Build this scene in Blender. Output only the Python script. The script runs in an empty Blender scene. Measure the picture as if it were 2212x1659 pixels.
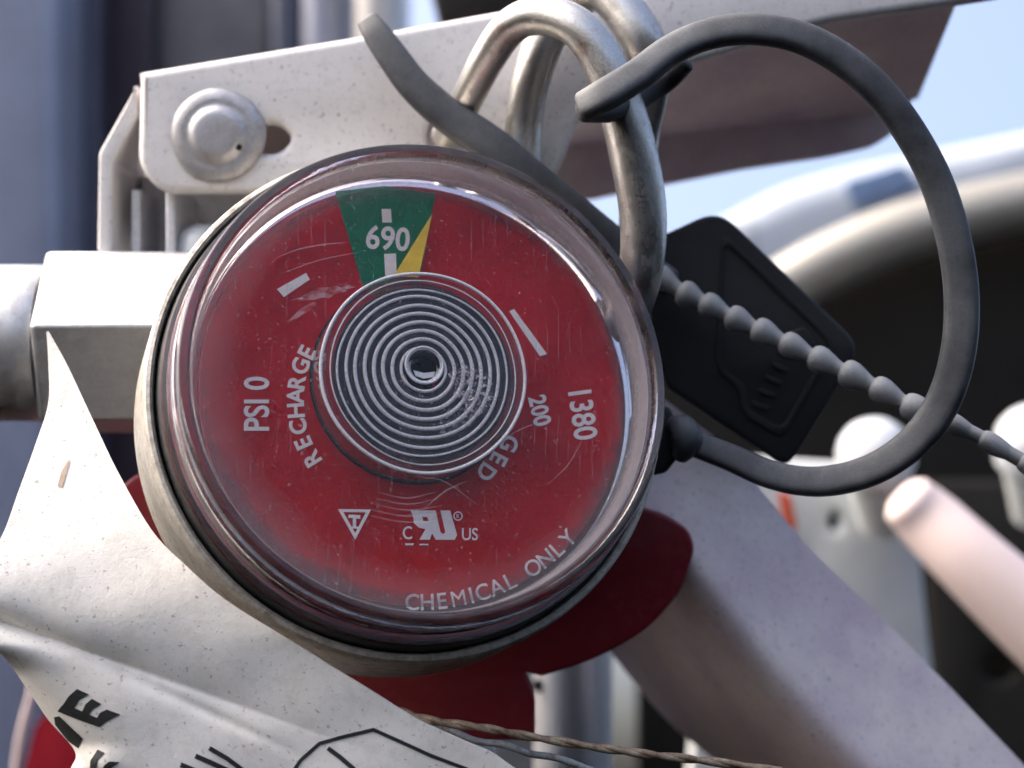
import bpy, bmesh, math, random
from mathutils import Vector, Matrix

# ------------------------------------------------------------------ frame, camera, light
scene = bpy.context.scene
R = math.radians
D = 130.0                      # camera to gauge, mm
FW = 74.0                      # width of the field at the gauge, mm
PW, PH = 2212.0, 1659.0        # picture units used for measuring
K = FW / PW
PITCH = R(14)                  # the camera looks a little upwards
MM = 0.001
_f = Vector((0, math.cos(PITCH), math.sin(PITCH)))
_u = Vector((0, -math.sin(PITCH), math.cos(PITCH)))
_r = Vector((1, 0, 0))


def W(p):
    """bench millimetres (x right, y up, z to the viewer) -> world metres"""
    return (_r * p[0] + _u * p[1] - _f * p[2]) * MM


def P(px, py, z=0.0):
    s = K * (D - z) / D
    return Vector(((px - PW / 2) * s, -(py - PH / 2) * s, z))


def SC(z):
    return K * (D - z) / D      # mm per picture unit at a depth


cam_d = bpy.data.cameras.new("camera")
cam = bpy.data.objects.new("camera", cam_d)
scene.collection.objects.link(cam)
cam.location = W((0, 0, D))
cam.rotation_euler = (R(90) + PITCH, 0, 0)
cam_d.sensor_width = 36
cam_d.lens = 36 * D / FW
cam_d.clip_start = 0.005
cam_d.clip_end = 5000
cam_d.dof.use_dof = True
cam_d.dof.focus_distance = (D + 3.0) * MM
cam_d.dof.aperture_fstop = 27
scene.camera = cam

SUN_EL, SUN_AZ = R(50), R(268)   # azimuth from north (+Y) clockwise
sun_dir = Vector((math.sin(SUN_AZ) * math.cos(SUN_EL), math.cos(SUN_AZ) * math.cos(SUN_EL), math.sin(SUN_EL)))
world = bpy.data.worlds.new("World")
scene.world = world
world.use_nodes = True
wn = world.node_tree
wn.nodes.clear()
sky = wn.nodes.new("ShaderNodeTexSky")
sky.sky_type = 'NISHITA'
sky.sun_disc = False
sky.sun_elevation = SUN_EL
sky.sun_rotation = SUN_AZ
sky.dust_density = 9.0
sky.air_density = 0.75
sky.ozone_density = 1.5
bg = wn.nodes.new("ShaderNodeBackground")
bg.inputs[1].default_value = 0.15
wo = wn.nodes.new("ShaderNodeOutputWorld")
wn.links.new(sky.outputs[0], bg.inputs[0])
wn.links.new(bg.outputs[0], wo.inputs[0])

sun_d = bpy.data.lights.new("sun", 'SUN')
sun_d.energy = 0.62
sun_d.angle = R(30)
sun_d.color = (1.0, 0.90, 0.78)
sun = bpy.data.objects.new("sun", sun_d)
scene.collection.objects.link(sun)
sun.rotation_euler = (-sun_dir).to_track_quat('-Z', 'Y').to_euler()

scene.view_settings.view_transform = 'Standard'
scene.view_settings.look = 'None'
scene.view_settings.exposure = 1.8
scene.view_settings.gamma = 1
scene.render.engine = 'CYCLES'
scene.cycles.use_adaptive_sampling = True
scene.cycles.adaptive_threshold = 0.025
scene.cycles.adaptive_min_samples = 24
scene.cycles.max_bounces = 9
scene.cycles.transparent_max_bounces = 24
scene.cycles.transmission_bounces = 8
scene.cycles.use_denoising = True
scene.cycles.sample_clamp_indirect = 6

# ------------------------------------------------------------------ materials
random.seed(4)


def srgb(r, g, b):
    def f(c):
        c /= 255.0
        return c / 12.92 if c <= 0.04045 else ((c + 0.055) / 1.055) ** 2.4
    return (f(r), f(g), f(b), 1)


def lin(r, g, b):
    return (r, g, b, 1)


class NT:
    def __init__(self, name):
        self.m = bpy.data.materials.new(name)
        self.m.use_nodes = True
        self.t = self.m.node_tree
        self.t.nodes.clear()
        self.out = self.t.nodes.new("ShaderNodeOutputMaterial")
        tc = self.n("ShaderNodeTexCoord")
        mp = self.n("ShaderNodeMapping")
        mp.inputs["Scale"].default_value = (1000, 1000, 1000)   # texture space in millimetres
        self.l(tc.outputs["Object"], mp.inputs[0])
        self.co = mp.outputs[0]

    def n(self, k):
        return self.t.nodes.new(k)

    def l(self, a, b):
        self.t.links.new(a, b)

    def noise(self, scale, detail=4, rough=0.6, stretch=None):
        nz = self.n("ShaderNodeTexNoise")
        nz.inputs["Scale"].default_value = scale
        nz.inputs["Detail"].default_value = detail
        nz.inputs["Roughness"].default_value = rough
        co = self.co
        if stretch:
            mp = self.n("ShaderNodeMapping")
            mp.inputs["Scale"].default_value = stretch
            self.l(co, mp.inputs[0])
            co = mp.outputs[0]
        self.l(co, nz.inputs["Vector"])
        return nz.outputs["Fac"]

    def ramp(self, fac, a, b, ca=0.0, cb=1.0):
        m = self.n("ShaderNodeMapRange")
        m.inputs["From Min"].default_value = a
        m.inputs["From Max"].default_value = b
        m.inputs["To Min"].default_value = ca
        m.inputs["To Max"].default_value = cb
        self.l(fac, m.inputs["Value"])
        return m.outputs["Result"]

    def math(self, op, a, b):
        m = self.n("ShaderNodeMath")
        m.operation = op
        for i, v in enumerate((a, b)):
            if isinstance(v, (int, float)):
                m.inputs[i].default_value = v
            else:
                self.l(v, m.inputs[i])
        return m.outputs[0]

    def mixc(self, fac, a, b):
        m = self.n("ShaderNodeMix")
        m.data_type = 'RGBA'
        for s, v in ((m.inputs[0], fac), (m.inputs[6], a), (m.inputs[7], b)):
            if isinstance(v, (tuple, float, int)):
                s.default_value = v
            else:
                self.l(v, s)
        return m.outputs[2]

    def mixs(self, fac, a, b):
        m = self.n("ShaderNodeMixShader")
        if isinstance(fac, (int, float)):
            m.inputs[0].default_value = fac
        else:
            self.l(fac, m.inputs[0])
        self.l(a, m.inputs[1])
        self.l(b, m.inputs[2])
        return m.outputs[0]

    def bump(self, h, dist, strength=1.0):
        b = self.n("ShaderNodeBump")
        b.inputs["Distance"].default_value = dist * MM
        b.inputs["Strength"].default_value = strength
        self.l(h, b.inputs["Height"])
        return b.outputs[0]

    def pbsdf(self, col, rough=0.5, metal=0.0, spec=0.5, normal=None, coat=0.0):
        p = self.n("ShaderNodeBsdfPrincipled")
        for s, v in ((p.inputs["Base Color"], col), (p.inputs["Roughness"], rough), (p.inputs["Metallic"], metal)):
            if isinstance(v, (tuple, float, int)):
                s.default_value = v
            else:
                self.l(v, s)
        p.inputs["Specular IOR Level"].default_value = spec
        p.inputs["Coat Weight"].default_value = coat
        if normal is not None:
            self.l(normal, p.inputs["Normal"])
        return p.outputs[0]

    def done(self, sh):
        self.l(sh, self.out.inputs[0])
        return self.m


def m_paint(name, col, dirt=(0.22, 0.19, 0.16), amt=0.5, rough=0.42, speck=0.66, tint=None):
    t = NT(name)
    big = t.noise(0.12, 5)
    c = t.mixc(t.ramp(big, 0.35, 0.7), lin(*col), lin(*[x * 0.88 for x in (tint or col)]))
    mid = t.noise(1.3, 6, 0.7)
    c = t.mixc(t.ramp(mid, 0.52, 0.8, 0, amt * 0.55), c, lin(*dirt))
    sp = t.noise(3.2, 3, 0.55)
    c = t.mixc(t.ramp(sp, speck, speck + 0.06, 0, amt), c, lin(*[x * 0.5 for x in dirt]))
    peel = t.noise(2.4, 2)
    fine = t.noise(9, 3)
    h = t.math('ADD', t.math('MULTIPLY', peel, 0.8), t.math('MULTIPLY', fine, 0.35))
    rg = t.ramp(mid, 0.3, 0.7, rough - 0.06, rough + 0.14)
    return t.done(t.pbsdf(c, rg, 0, 0.45, t.bump(h, 0.05, 0.6)))


def m_metal(name, col, rough=0.32, dirt=(0.2, 0.17, 0.14), amt=0.5, stretch=None, metal=0.9, rust=0.0, th=0.5):
    t = NT(name)
    a = t.noise(0.9, 6, 0.7, stretch)
    b = t.noise(5.0, 5, 0.7, stretch)
    c = t.mixc(t.ramp(b, 0.35, 0.7), lin(*col), lin(*[x * 0.72 for x in col]))
    mk = t.ramp(a, th, th + 0.22, 0, amt)
    c = t.mixc(mk, c, lin(*dirt))
    if rust:
        rz = t.ramp(t.noise(0.33, 5, 0.65), 0.57, 0.66, 0, rust)
        c = t.mixc(rz, c, lin(0.22, 0.075, 0.04))
    met = t.ramp(a, th, th + 0.22, metal, metal * 0.35)
    rg = t.ramp(b, 0.3, 0.75, rough, rough + 0.22)
    h = t.math('ADD', b, t.math('MULTIPLY', t.noise(12, 3), 0.5))
    return t.done(t.pbsdf(c, rg, met, 0.5, t.bump(h, 0.035, 0.55)))


def m_rubber(name, dust=0.5, col=(0.018, 0.018, 0.021), dcol=(0.30, 0.31, 0.32), rough=0.55, up=0.5):
    """black plastic with patchy grey dust, paler on faces turned up and towards the viewer"""
    t = NT(name)
    g = t.n("ShaderNodeNewGeometry")
    dp = t.n("ShaderNodeVectorMath")
    dp.operation = 'DOT_PRODUCT'
    t.l(g.outputs["Normal"], dp.inputs[0])
    dp.inputs[1].default_value = Vector((-0.2, -0.75, 0.63)).normalized()
    upf = t.ramp(dp.outputs["Value"], 0.35, 0.98)
    a = t.noise(0.15, 5, 0.65)
    b = t.noise(5.5, 5, 0.75)
    k = t.math('ADD', t.ramp(a, 0.36, 0.64, 0, 1 - up), t.math('MULTIPLY', upf, up))
    k = t.math('MULTIPLY', k, t.ramp(b, 0.25, 0.7, 0.6, 1.1))
    k = t.math('MULTIPLY', k, dust)
    c = t.mixc(k, lin(*col), lin(*dcol))
    rg = t.math('ADD', t.math('MULTIPLY', k, 0.35), rough)
    h = t.math('ADD', b, t.noise(14, 2))
    return t.done(t.pbsdf(c, rg, 0, 0.4, t.bump(h, 0.03, 0.5)))


def m_plain(name, col, rough=0.6, metal=0.0, var=0.25, scale=0.3, bumpd=0.03, spec=0.45, coat=0.0):
    t = NT(name)
    a = t.noise(scale, 5, 0.65)
    c = t.mixc(t.ramp(a, 0.3, 0.7), lin(*col), lin(*[x * (1 - var) for x in col]))
    return t.done(t.pbsdf(c, rough, metal, spec, t.bump(t.noise(3.5, 4), bumpd, 0.5), coat))


M = {}
M['white_paint'] = m_paint('white_paint', (0.69, 0.675, 0.67), amt=0.62, speck=0.635)
M['pink_paint'] = m_paint('pale_paint', (0.74, 0.65, 0.61), dirt=(0.22, 0.17, 0.17), amt=0.6, speck=0.64, tint=(0.66, 0.52, 0.57))
M['cast'] = m_metal('cast_alloy', (0.78, 0.78, 0.80), 0.42, (0.42, 0.38, 0.36), 0.55, metal=0.55)
M['nozzle'] = m_metal('nozzle_alloy', (0.58, 0.585, 0.59), 0.34, (0.30, 0.275, 0.26), 0.6, metal=0.75, th=0.46)
M['bezel'] = m_metal('bezel_alloy', (0.56, 0.53, 0.47), 0.40, (0.14, 0.11, 0.08), 0.75, metal=0.65, th=0.46)
M['ring_steel'] = m_metal('ring_steel', (0.56, 0.55, 0.53), 0.24, (0.36, 0.32, 0.27), 0.6, metal=0.92, rust=0.4)
M['rivet'] = m_metal('rivet_zinc', (0.48, 0.48, 0.50), 0.36, (0.27, 0.25, 0.24), 0.75, metal=0.7, th=0.44)
M['gasket'] = m_rubber('gasket_rubber', 0.35, (0.012, 0.013, 0.016), (0.22, 0.20, 0.17), 0.6, 0.25)
M['seal'] = m_rubber('seal_nylon', 0.36, (0.010, 0.011, 0.015), (0.30, 0.315, 0.33), 0.45, 0.42)
M['seal_tail'] = m_rubber('seal_nylon_dusty', 0.9, (0.09, 0.095, 0.10), (0.34, 0.355, 0.37), 0.65, 0.6)
M['flag'] = m_rubber('seal_flag_nylon', 0.03, (0.004, 0.004, 0.005), (0.2, 0.19, 0.2), 0.62, 0.2)
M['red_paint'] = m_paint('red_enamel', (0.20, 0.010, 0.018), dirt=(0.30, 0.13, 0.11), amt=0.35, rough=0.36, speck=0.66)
M['red_edge'] = m_paint('worn_red_edge', (0.30, 0.13, 0.12), amt=0.6)
M['badge'] = m_plain('pale_blue_enamel', (0.20, 0.30, 0.50), 0.3)
M['boss_top'] = None
M['cup_red'] = m_plain('cup_red', (0.30, 0.02, 0.035), 0.5, 0, 0.5, 0.4, 0.03, 0.2)
M['tank_red_shaded'] = m_plain('shaded_tank_enamel', (0.06, 0.004, 0.007), 0.7, 0, 0.4, 0.2, 0.02, 0.0)  # the collar's red darkened: shade on the sheltered tank put into its colour
M['ink'] = m_plain('black_ink', (0.022, 0.024, 0.024), 0.6, 0, 0.5, 1.5)
M['silver'] = m_metal('brushed_silver', (0.70, 0.72, 0.74), 0.3, (0.5, 0.5, 0.48), 0.4, metal=0.75)
M['wire'] = m_metal('rusty_wire', (0.42, 0.33, 0.22), 0.5, (0.12, 0.05, 0.03), 0.9, metal=0.4, th=0.42)
M['wire_grey'] = m_metal('dull_wire', (0.45, 0.46, 0.45), 0.5, (0.12, 0.09, 0.06), 0.9, metal=0.4, th=0.46)
M['post_blue'] = m_plain('slate_blue_paint', (0.24, 0.28, 0.38), 0.5, 0, 0.2, 0.06)
M['post_navy'] = m_plain('navy_paint', (0.07, 0.082, 0.125), 0.5, 0, 0.3, 0.06)
M['post_plum'] = m_plain('dark_plum_paint', (0.032, 0.022, 0.036), 0.5, 0, 0.3, 0.06)
M['panel_grey'] = m_plain('weathered_grey_metal', (0.18, 0.18, 0.19), 0.55, 0, 0.45, 0.1)
M['panel_light'] = m_plain('pale_blue_metal', (0.27, 0.29, 0.36), 0.4, 0.0, 0.3, 0.1)
M['cream'] = m_plain('cream_paint', (0.55, 0.53, 0.50), 0.45, 0, 0.2, 0.1)
M['dark'] = m_plain('black_cavity', (0.020, 0.018, 0.015), 0.75, 0, 0.4, 0.03, 0.03, 0.2)
M['soot'] = m_plain('soot_black', (0.022, 0.020, 0.017), 0.7, 0, 0.5, 0.03, 0.03, 0.2)
M['hood'] = m_plain('white_enamel', (0.44, 0.49, 0.56), 0.3, 0, 0.12, 0.02)
M['trim'] = m_metal('cream_trim', (0.38, 0.36, 0.31), 0.28, (0.5, 0.45, 0.36), 0.4, metal=0.5)
M['knob'] = m_plain('white_knob', (0.60, 0.63, 0.66), 0.3, 0, 0.15, 0.05)
M['tube'] = m_plain('pale_pink_enamel', (0.78, 0.64, 0.60), 0.35, 0, 0.15, 0.04)
M['plate'] = m_plain('white_plate', (0.60, 0.63, 0.62), 0.5, 0, 0.22, 0.08)
M['orange'] = m_plain('orange_red_paint', (0.62, 0.09, 0.03), 0.5)


def m_tag():
    t = NT('tag_vinyl')
    big = t.noise(0.08, 4)
    c = t.mixc(t.ramp(big, 0.35, 0.68), lin(0.77, 0.75, 0.70), lin(0.71, 0.675, 0.61))
    mid = t.noise(0.7, 7, 0.75)
    c = t.mixc(t.ramp(mid, 0.48, 0.76, 0, 0.42), c, lin(0.42, 0.37, 0.31))
    sp = t.noise(3.0, 3, 0.6)
    c = t.mixc(t.ramp(sp, 0.63, 0.70, 0, 0.62), c, lin(0.18, 0.15, 0.12))
    h = t.math('ADD', t.noise(1.6, 5, 0.7), t.math('MULTIPLY', t.noise(7, 3), 0.4))
    return t.done(t.pbsdf(c, 0.6, 0, 0.35, t.bump(h, 0.06, 0.6)))


M['tag'] = m_tag()


def m_dial(name, col, col2):
    t = NT(name)
    c = t.mixc(t.ramp(t.noise(0.16, 4), 0.38, 0.64), lin(*col), lin(*col2))
    sp = t.noise(7, 3, 0.6)
    c = t.mixc(t.ramp(sp, 0.66, 0.74, 0, 0.4), c, lin(0.5, 0.32, 0.30))
    return t.done(t.pbsdf(c, 0.6, 0, 0.1))


M['dial_red'] = m_dial('dial_red', (0.45, 0.006, 0.012), (0.36, 0.003, 0.010))
M['dial_green'] = m_dial('dial_green', (0.006, 0.17, 0.075), (0.006, 0.14, 0.065))
M['dial_white'] = m_plain('dial_white', (0.80, 0.74, 0.72), 0.5, 0, 0.12, 1.2)
M['needle'] = m_plain('needle_yellow', (0.95, 0.62, 0.015), 0.4, 0, 0.25, 0.5)
M['coil'] = m_metal('coil_metal', (0.97, 0.97, 0.97), 0.3, (0.9, 0.9, 0.9), 0.2, metal=0.0)
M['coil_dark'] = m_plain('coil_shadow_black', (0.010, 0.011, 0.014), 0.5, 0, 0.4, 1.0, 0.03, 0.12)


def m_glass():
    """thick clear plastic of the lens wall: refracts, scuffed and dusty"""
    t = NT('clear_plastic_wall')
    g = t.n("ShaderNodeBsdfGlass")
    g.inputs["Color"].default_value = (0.97, 0.95, 0.96, 1)
    g.inputs["IOR"].default_value = 1.46
    t.l(t.ramp(t.noise(2.0, 4), 0.35, 0.75, 0.01, 0.09), g.inputs["Roughness"])
    t.l(t.bump(t.noise(1.2, 4), 0.03, 0.4), g.inputs["Normal"])
    d = t.n("ShaderNodeBsdfDiffuse")
    d.inputs[0].default_value = (0.55, 0.50, 0.47, 1)
    a = t.noise(0.5, 6, 0.7)
    b = t.noise(7, 4, 0.7)
    k = t.math('ADD', t.ramp(a, 0.40, 0.75, 0.004, 0.07), t.ramp(b, 0.58, 0.78, 0, 0.12))
    return t.done(t.mixs(k, g.outputs[0], d.outputs[0]))


def m_window(name, centre, rad, edge0, edge1, base=0.004, edge=0.15, f0=0.012, rough=0.06):
    """thin clear plastic: see-through with a glossy skin, scratches, and grime gathered along the rim"""
    t = NT(name)
    tr = t.n("ShaderNodeBsdfTransparent")
    tr.inputs[0].default_value = (0.97, 0.96, 0.96, 1)
    gl = t.n("ShaderNodeBsdfGlossy")
    gl.inputs["Roughness"].default_value = rough
    t.l(t.bump(t.noise(0.25, 2), 0.10, 0.5), gl.inputs["Normal"])
    lw = t.n("ShaderNodeLayerWeight")
    lw.inputs[0].default_value = 0.5
    f5 = t.math('POWER', lw.outputs["Facing"], 4.0)
    fr = t.math('ADD', t.math('MULTIPLY', f5, 0.9), f0)
    sh = t.mixs(fr, tr.outputs[0], gl.outputs[0])
    # grime distance from the lens axis
    vm = t.n("ShaderNodeVectorMath")
    vm.operation = 'DISTANCE'
    t.l(t.co, vm.inputs[0])
    vm.inputs[1].default_value = centre
    wob = t.math('MULTIPLY', t.math('SUBTRACT', t.noise(0.35, 4), 0.5), 1.6)
    dist = t.math('ADD', vm.outputs["Value"], wob)
    e = t.ramp(dist, edge0, edge1, 0, edge)
    e = t.math('MULTIPLY', e, t.ramp(t.noise(3, 6, 0.75), 0.3, 0.7, 0.55, 1.0))
    sp = t.ramp(t.noise(4.5, 2, 0.5), 0.665, 0.75, 0, 0.34)
    sm = t.ramp(t.noise(0.28, 5, 0.7), 0.45, 0.75, base * 0.3, base * 2.2)
    # hairline scratches
    wv = t.n("ShaderNodeTexWave")
    wv.wave_type = 'BANDS'
    wv.inputs["Scale"].default_value = 0.35
    wv.inputs["Distortion"].default_value = 6
    wv.inputs["Detail"].default_value = 1
    wv.inputs["Detail Scale"].default_value = 0.25
    t.l(t.co, wv.inputs["Vector"])
    sc = t.math('MULTIPLY', t.ramp(wv.outputs["Fac"], 0.9990, 1.0, 0, 0.35), t.ramp(t.noise(0.22, 3), 0.52, 0.6))
    k = t.math('ADD', t.math('ADD', e, sp), t.math('ADD', sm, sc))
    k = t.math('MINIMUM', k, 0.85)
    d = t.n("ShaderNodeBsdfDiffuse")
    d.inputs[0].default_value = (0.58, 0.53, 0.53, 1)
    return t.done(t.mixs(k, sh, d.outputs[0]))


def m_grime():
    """dried dust film inside the lens wall, thickest at the front edge"""
    t = NT('dust_film')
    ax = (_r * GA[0] + _u * GA[1] - _f * GA[2])
    vm = t.n("ShaderNodeVectorMath")
    vm.operation = 'DOT_PRODUCT'
    t.l(t.co, vm.inputs[0])
    vm.inputs[1].default_value = ax
    wob = t.math('MULTIPLY', t.math('SUBTRACT', t.noise(2.5, 6, 0.75), 0.5), 1.6)
    h = t.math('ADD', vm.outputs["Value"], wob)
    k = t.ramp(h, -1.7, 0.1, 0.0, 0.70)
    k = t.math('MULTIPLY', k, t.ramp(t.noise(0.25, 4), 0.3, 0.65, 0.75, 1.0))
    tr = t.n("ShaderNodeBsdfTransparent")
    d = t.n("ShaderNodeBsdfDiffuse")
    d.inputs[0].default_value = (0.60, 0.57, 0.55, 1)
    return t.done(t.mixs(k, tr.outputs[0], d.outputs[0]))


# ------------------------------------------------------------------ mesh helpers
COL = scene.collection


def link_mesh(name, verts, faces, mat, parent=None, smooth=30, world_pts=False):
    me = bpy.data.meshes.new(name)
    vs = [v if world_pts else W(v) for v in verts]
    me.from_pydata([tuple(v) for v in vs], [], faces)
    me.validate()
    bm = bmesh.new()
    bm.from_mesh(me)
    bmesh.ops.recalc_face_normals(bm, faces=bm.faces)
    bm.to_mesh(me)
    bm.free()
    return finish(name, me, mat, parent, smooth)


def finish(name, me, mat, parent=None, smooth=30):
    if smooth is not None:
        me.shade_smooth()
        me.set_sharp_from_angle(angle=R(smooth))
    me.materials.clear()
    me.materials.append(M[mat] if isinstance(mat, str) else mat)
    # origin at the middle of the mesh
    c = Vector((0, 0, 0))
    for v in me.vertices:
        c += v.co
    c /= max(1, len(me.vertices))
    me.transform(Matrix.Translation(-c))
    o = bpy.data.objects.new(name, me)
    COL.objects.link(o)
    if parent:
        o.parent = parent
        o.location = c - abs_loc(parent)
    else:
        o.location = c
    return o


def abs_loc(o):
    v = o.location.copy()
    while o.parent:
        o = o.parent
        v += o.location
    return v


def thing(name, label, cat, at, group=None):
    o = bpy.data.objects.new(name, None)
    o.empty_display_size = 0.005
    COL.objects.link(o)
    o.location = W(at)
    return tag(o, label, cat, group)


def tag(o, label, cat, group=None):
    o['label'] = label
    o['category'] = cat
    if group:
        o['group'] = group
    return o


def catmull(pts, n):
    out = []
    m = len(pts)
    for i in range(m - 1):
        p0 = pts[max(i - 1, 0)]
        p1, p2 = pts[i], pts[i + 1]
        p3 = pts[min(i + 2, m - 1)]
        for j in range(n):
            t = j / n
            out.append(tuple(0.5 * (2 * b + (c - a) * t + (2 * a - 5 * b + 4 * c - d) * t * t + (3 * b - a - 3 * c + d) * t ** 3)
                             for a, b, c, d in zip(p0, p1, p2, p3)))
    out.append(tuple(pts[-1]))
    return out


def tube(name, ctrl, mat, parent=None, seg=20, n=10, flat=1.0, wob=0.0, flatdir=None, smooth=40, dome=True, boxy=0):
    """ctrl: (px, py, z, radius mm)"""
    c = catmull(ctrl, n)
    pts = [P(a, b, z) for a, b, z, r in c]
    rad = [r for a, b, z, r in c]
    if dome:
        d0 = (pts[0] - pts[1]).normalized()
        d1 = (pts[-1] - pts[-2]).normalized()
        pts = [pts[0] + d0 * rad[0] * k for k in (0.5, 0.4, 0.2)] + pts + [pts[-1] + d1 * rad[-1] * k for k in (0.2, 0.4, 0.5)]
        rad = [rad[0] * 0.25, rad[0] * 0.7, rad[0] * 0.95] + rad + [rad[-1] * 0.95, rad[-1] * 0.7, rad[-1] * 0.25]
    return tube_mm(name, pts, rad, mat, parent, seg, flat, wob, flatdir, smooth, boxy=boxy)


def tube_mm(name, pts, rad, mat, parent=None, seg=20, flat=1.0, wob=0.0, flatdir=None, smooth=40, closed=False, boxy=0):
    vs, fs = [], []
    m = len(pts)
    nrm = None
    for i in range(m):
        t = (pts[min(i + 1, m - 1)] - pts[max(i - 1, 0)]).normalized()
        if flatdir is not None:
            nrm = Vector(flatdir) - t * Vector(flatdir).dot(t)
        elif nrm is None:
            nrm = Vector((0, 0, 1)) if abs(t.z) < 0.9 else Vector((1, 0, 0))
            nrm = nrm - t * nrm.dot(t)
        else:
            nrm = nrm - t * nrm.dot(t)
        nrm.normalize()
        b = t.cross(nrm)
        for k in range(seg):
            a = 2 * math.pi * k / seg
            w = 1 + wob * (math.sin(i * 0.37 + k * 1.3) + math.sin(i * 0.13 + k * 2.1)) * 0.5
            ca, sa = math.cos(a), math.sin(a)
            if boxy:
                ca = math.copysign(abs(ca) ** boxy, ca)
                sa = math.copysign(abs(sa) ** boxy, sa)
            vs.append(pts[i] + (nrm * ca * flat + b * sa) * rad[i] * w)
    for i in range(m - 1):
        for k in range(seg):
            fs.append((i * seg + k, i * seg + (k + 1) % seg, (i + 1) * seg + (k + 1) % seg, (i + 1) * seg + k))
    fs.append(tuple(range(seg)))
    fs.append(tuple((m - 1) * seg + k for k in range(seg)))
    return link_mesh(name, vs, fs, mat, parent, smooth)


def curve_mesh(loops, thick, bevel, res=2):
    """2-D loops in mm (first outer, rest holes) -> slab mesh centred on z=0, edges rounded"""
    cu = bpy.data.curves.new("slab", 'CURVE')
    cu.dimensions = '2D'
    cu.fill_mode = 'BOTH'
    cu.extrude = max(thick / 2 - bevel, 0.0)
    cu.bevel_depth = bevel
    cu.bevel_resolution = res
    cu.offset = -bevel
    for lp in loops:
        sp = cu.splines.new('POLY')
        sp.points.add(len(lp) - 1)
        for q, p in zip(sp.points, lp):
            q.co = (p[0], p[1], 0, 1)
        sp.use_cyclic_u = True
    return curve_to_mesh(cu)


def curve_to_mesh(cu):
    ob = bpy.data.objects.new("slab", cu)
    COL.objects.link(ob)
    bpy.context.view_layer.update()
    dg = bpy.context.evaluated_depsgraph_get()
    me = bpy.data.meshes.new_from_object(ob.evaluated_get(dg))
    bpy.data.objects.remove(ob)
    bpy.data.curves.remove(cu)
    bm = bmesh.new()
    bm.from_mesh(me)
    bmesh.ops.remove_doubles(bm, verts=bm.verts, dist=0.0005)
    bm.to_mesh(me)
    bm.free()
    return me


def circle(px, py, r, n=28, sx=1.0, sy=1.0):
    return [(px + r * sx * math.cos(2 * math.pi * k / n), py + r * sy * math.sin(2 * math.pi * k / n)) for k in range(n)]


def rounded(poly, rad, n=6):
    """round the corners of a polygon in picture units; rad per corner or one number"""
    out = []
    m = len(poly)
    for i in range(m):
        r = rad[i] if isinstance(rad, (list, tuple)) else rad
        p = Vector(poly[i])
        a = Vector(poly[i - 1]) - p
        b = Vector(poly[(i + 1) % m]) - p
        if r <= 0:
            out.append(tuple(p))
            continue
        r2 = min(r, a.length * 0.45, b.length * 0.45)
        s, e = p + a.normalized() * r2, p + b.normalized() * r2
        for k in range(n + 1):
            t = k / n
            out.append(tuple(s * (1 - t) ** 2 + p * 2 * t * (1 - t) + e * t * t))
    return out


def slab(name, loops, z, thick, bevel, mat, parent=None, warp=None, smooth=35, res=2):
    """a plate drawn in picture units at depth z (front face at z)"""
    s = SC(z)
    mm = [[((x - PW / 2) * s, -(y - PH / 2) * s) for x, y in lp] for lp in loops]
    me = curve_mesh(mm, thick, bevel, res)
    for v in me.vertices:
        p = Vector((v.co.x, v.co.y, z - thick / 2 + v.co.z))
        if warp:
            p = warp(p)
        v.co = W(p)
    return finish(name, me, mat, parent, smooth)


def box(name, x0, y0, x1, y1, z, depth, mat, parent=None, bevel=0.6):
    return slab(name, [[(x0, y0), (x1, y0), (x1, y1), (x0, y1)]], z, depth, bevel, mat, parent)


def loft(name, rows, mat, parent=None, thick=0.0, smooth=60, back=(0, 0, -1)):
    """rows of mm points -> sheet, optionally with thickness"""
    nr, nc = len(rows), len(rows[0])
    vs = [Vector(p) for r in rows for p in r]
    fs = [(i * nc + j, i * nc + j + 1, (i + 1) * nc + j + 1, (i + 1) * nc + j) for i in range(nr - 1) for j in range(nc - 1)]
    if thick:
        nrm = [Vector((0, 0, 0)) for _ in vs]
        for f in fs:
            n = (vs[f[1]] - vs[f[0]]).cross(vs[f[3]] - vs[f[0]])
            for i in f:
                nrm[i] += n
        sgn = None
        base = len(vs)
        tot = sum((n for n in nrm), Vector((0, 0, 0)))
        sgn = 1 if tot.dot(Vector(back)) > 0 else -1
        vs = vs + [v + n.normalized() * sgn * thick for v, n in zip(vs, nrm)]
        fs = fs + [tuple(base + i for i in reversed(f)) for f in fs]
        rim = [i for i in range(nc)] + [i * nc + nc - 1 for i in range(1, nr)] + [(nr - 1) * nc + j for j in range(nc - 2, -1, -1)] + [i * nc for i in range(nr - 2, 0, -1)]
        for a, b in zip(rim, rim[1:] + rim[:1]):
            fs.append((a, b, base + b, base + a))
    return link_mesh(name, vs, fs, mat, parent, smooth)


# ------------------------------------------------------------------ the gauge's own frame
GA = Vector((0.26, 0.255, 0.93)).normalized()
GU = Vector((1, 0, 0))
GU = (GU - GA * GU.dot(GA)).normalized()
GV = GA.cross(GU)
GO = P(930, 812, 0)


def G(u, v, w):
    return GO + GU * u + GV * v + GA * w


def on_dial(px, py, w):
    """picture point -> (u, v) on the plane at height w of the gauge"""
    c = Vector((0, 0, D))
    d = P(px, py, 0) - c
    t = ((GO + GA * w) - c).dot(GA) / d.dot(GA)
    q = c + d * t - (GO + GA * w)
    return q.dot(GU), q.dot(GV)


GS = 1.06


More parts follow.
